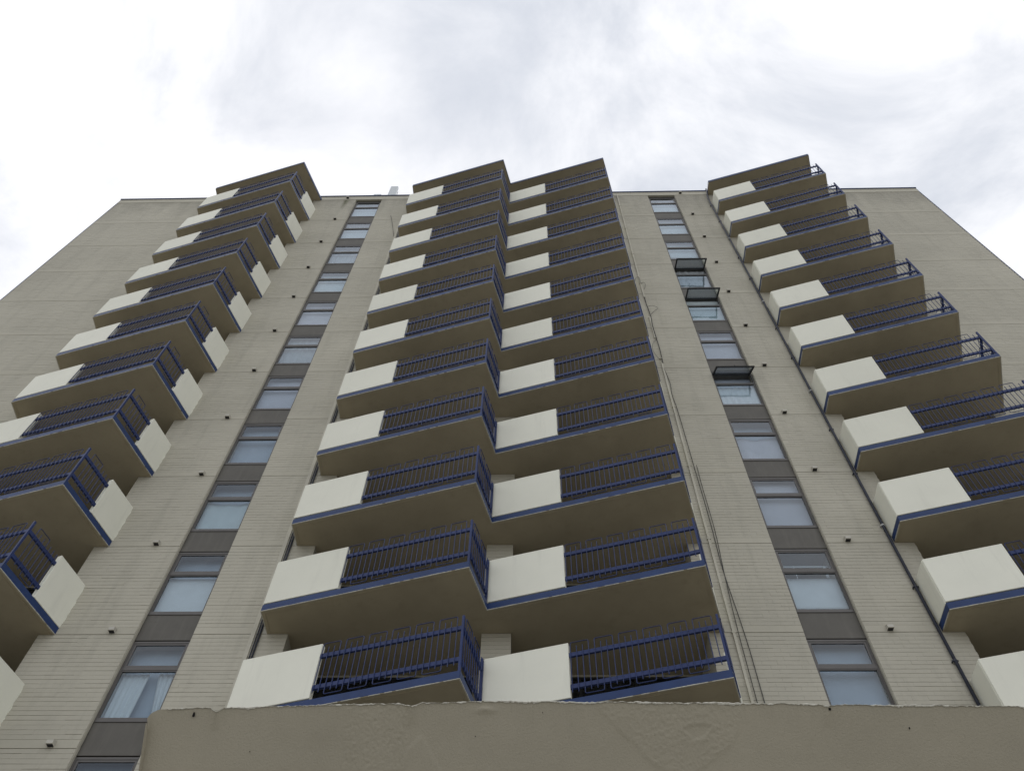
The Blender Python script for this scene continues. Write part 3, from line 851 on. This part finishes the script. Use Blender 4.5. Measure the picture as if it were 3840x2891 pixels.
for j in range(NZ):
    for i in range(NX):
        p = j * row + i; f.append((p, p + row, p + row + 1, p + 1))
# top of the wall, with its own vertices so that the arris stays sharp
b0 = len(v)
for i in range(NX + 1): v.append((v[i][0], v[i][1], v[i][2] - 0.0002))
for i in range(NX + 1): v.append((v[i][0], v[i][1] + 0.35, v[i][2]))
for i in range(NX): f.append((b0 + i, b0 + i + 1, b0 + row + i + 1, b0 + row + i))
wall = tag(obj('terrace_wall', MB().add(v, f).mesh('terrace_wall', fw_m, True)), 'beige rendered wall across the bottom with rough patches and a chipped top edge', 'wall')
wall['kind'] = 'thing'
yb0 = S * 1.6 + SLOPE * wd_
body = MB()
zc_ = 1.6 + S * 1.355
body.add([(wx0 + .001, S * 1.6, zc_ - .05), (wx0 + .001, yb0, zc_ - wd_), (wx0 + .001, yb0 + .30, zc_ - wd_), (wx0 + .001, S * 1.6 + .35, zc_ - .05)], [(0, 1, 2, 3)])
body.box(wx0 + .002, 9.0, yb0 + .012, yb0 + .30, 0, zc_ - wd_ + .02)
body.add([(wx1 - .01, S * 1.6 + .002, top_z(wx1) - .003), (9, S * 1.6 + .002, 1.6 + S * 1.33), (9, yb0, zc_ - wd_), (wx1 - .01, yb0, zc_ - wd_),
          (wx1 - .01, S * 1.6 + .35, top_z(wx1) - .003), (9, S * 1.6 + .35, 1.6 + S * 1.33)], [(0, 3, 2, 1), (0, 1, 5, 4)])
body.add([(wx0, S * 1.6 + .35, zc_ - .01), (9, S * 1.6 + .35, 1.6 + S * 1.33), (9, yb0 + .3, zc_ - wd_), (wx0, yb0 + .3, zc_ - wd_)], [(0, 1, 2, 3)])
obj('wall_body', body.mesh('wall_body', fw_m), wall)
# ragged ridge of pale paint along the top edge
v2, f2 = [], []
for i in range(16, NX + 1):
    x = xs_[i]; p = v[i]
    n1 = noise.noise(Vector((x * 7, 7.7, 0))); n2 = noise.noise(Vector((x * 48, 1.7, 0))); n3 = noise.noise(Vector((x * 160, 3.1, 0)))
    hgt = max(0.0004, 0.0024 + 0.004 * n1 + 0.004 * n2 + 0.003 * n3)
    up_ = 0.0006 + 0.002 * abs(n2)
    v2 += [(p[0], p[1] + SLOPE * hgt - .0022, p[2] - hgt), (p[0], p[1] - .0032, p[2] - hgt * .35), (p[0], p[1] - .002, p[2] + up_), (p[0], p[1] + .03, p[2] + up_)]
for i in range(NX - 16):
    for q in range(3):
        p = i * 4 + q; f2.append((p, p + 4, p + 5, p + 1))
obj('paint_ridge', MB().add(v2, f2).mesh('paint_ridge', M_RIDGE), wall)
# small dark chips and nail holes in the face
ch = MB()
for x, dz, r in ((-1.13, 0.018, .006), (-0.93, 0.115, .002), (0.02, 0.03, .002), (0.955, 0.014, .005), (-0.2, .09, .002), (1.2, .06, .003)):
    z = top_z(x) - dz; y = S * 1.6 + SLOPE * dz - .0052
    for a_ in range(1):
        o = len(ch.v)
        n_ = Vector((0, -1, -SLOPE)).normalized(); u_ = Vector((1, 0, 0)); w_ = n_.cross(u_)
        ch.add([tuple(Vector((x, y, z)) + (u_ * math.cos(t * .9) * r + w_ * math.sin(t * .9) * r * 1.5) * random.uniform(.6, 1)) for t in range(7)], [tuple(range(7))])
obj('chip', ch.mesh('chip', M_DARK), wall)['kind'] = 'stuff'
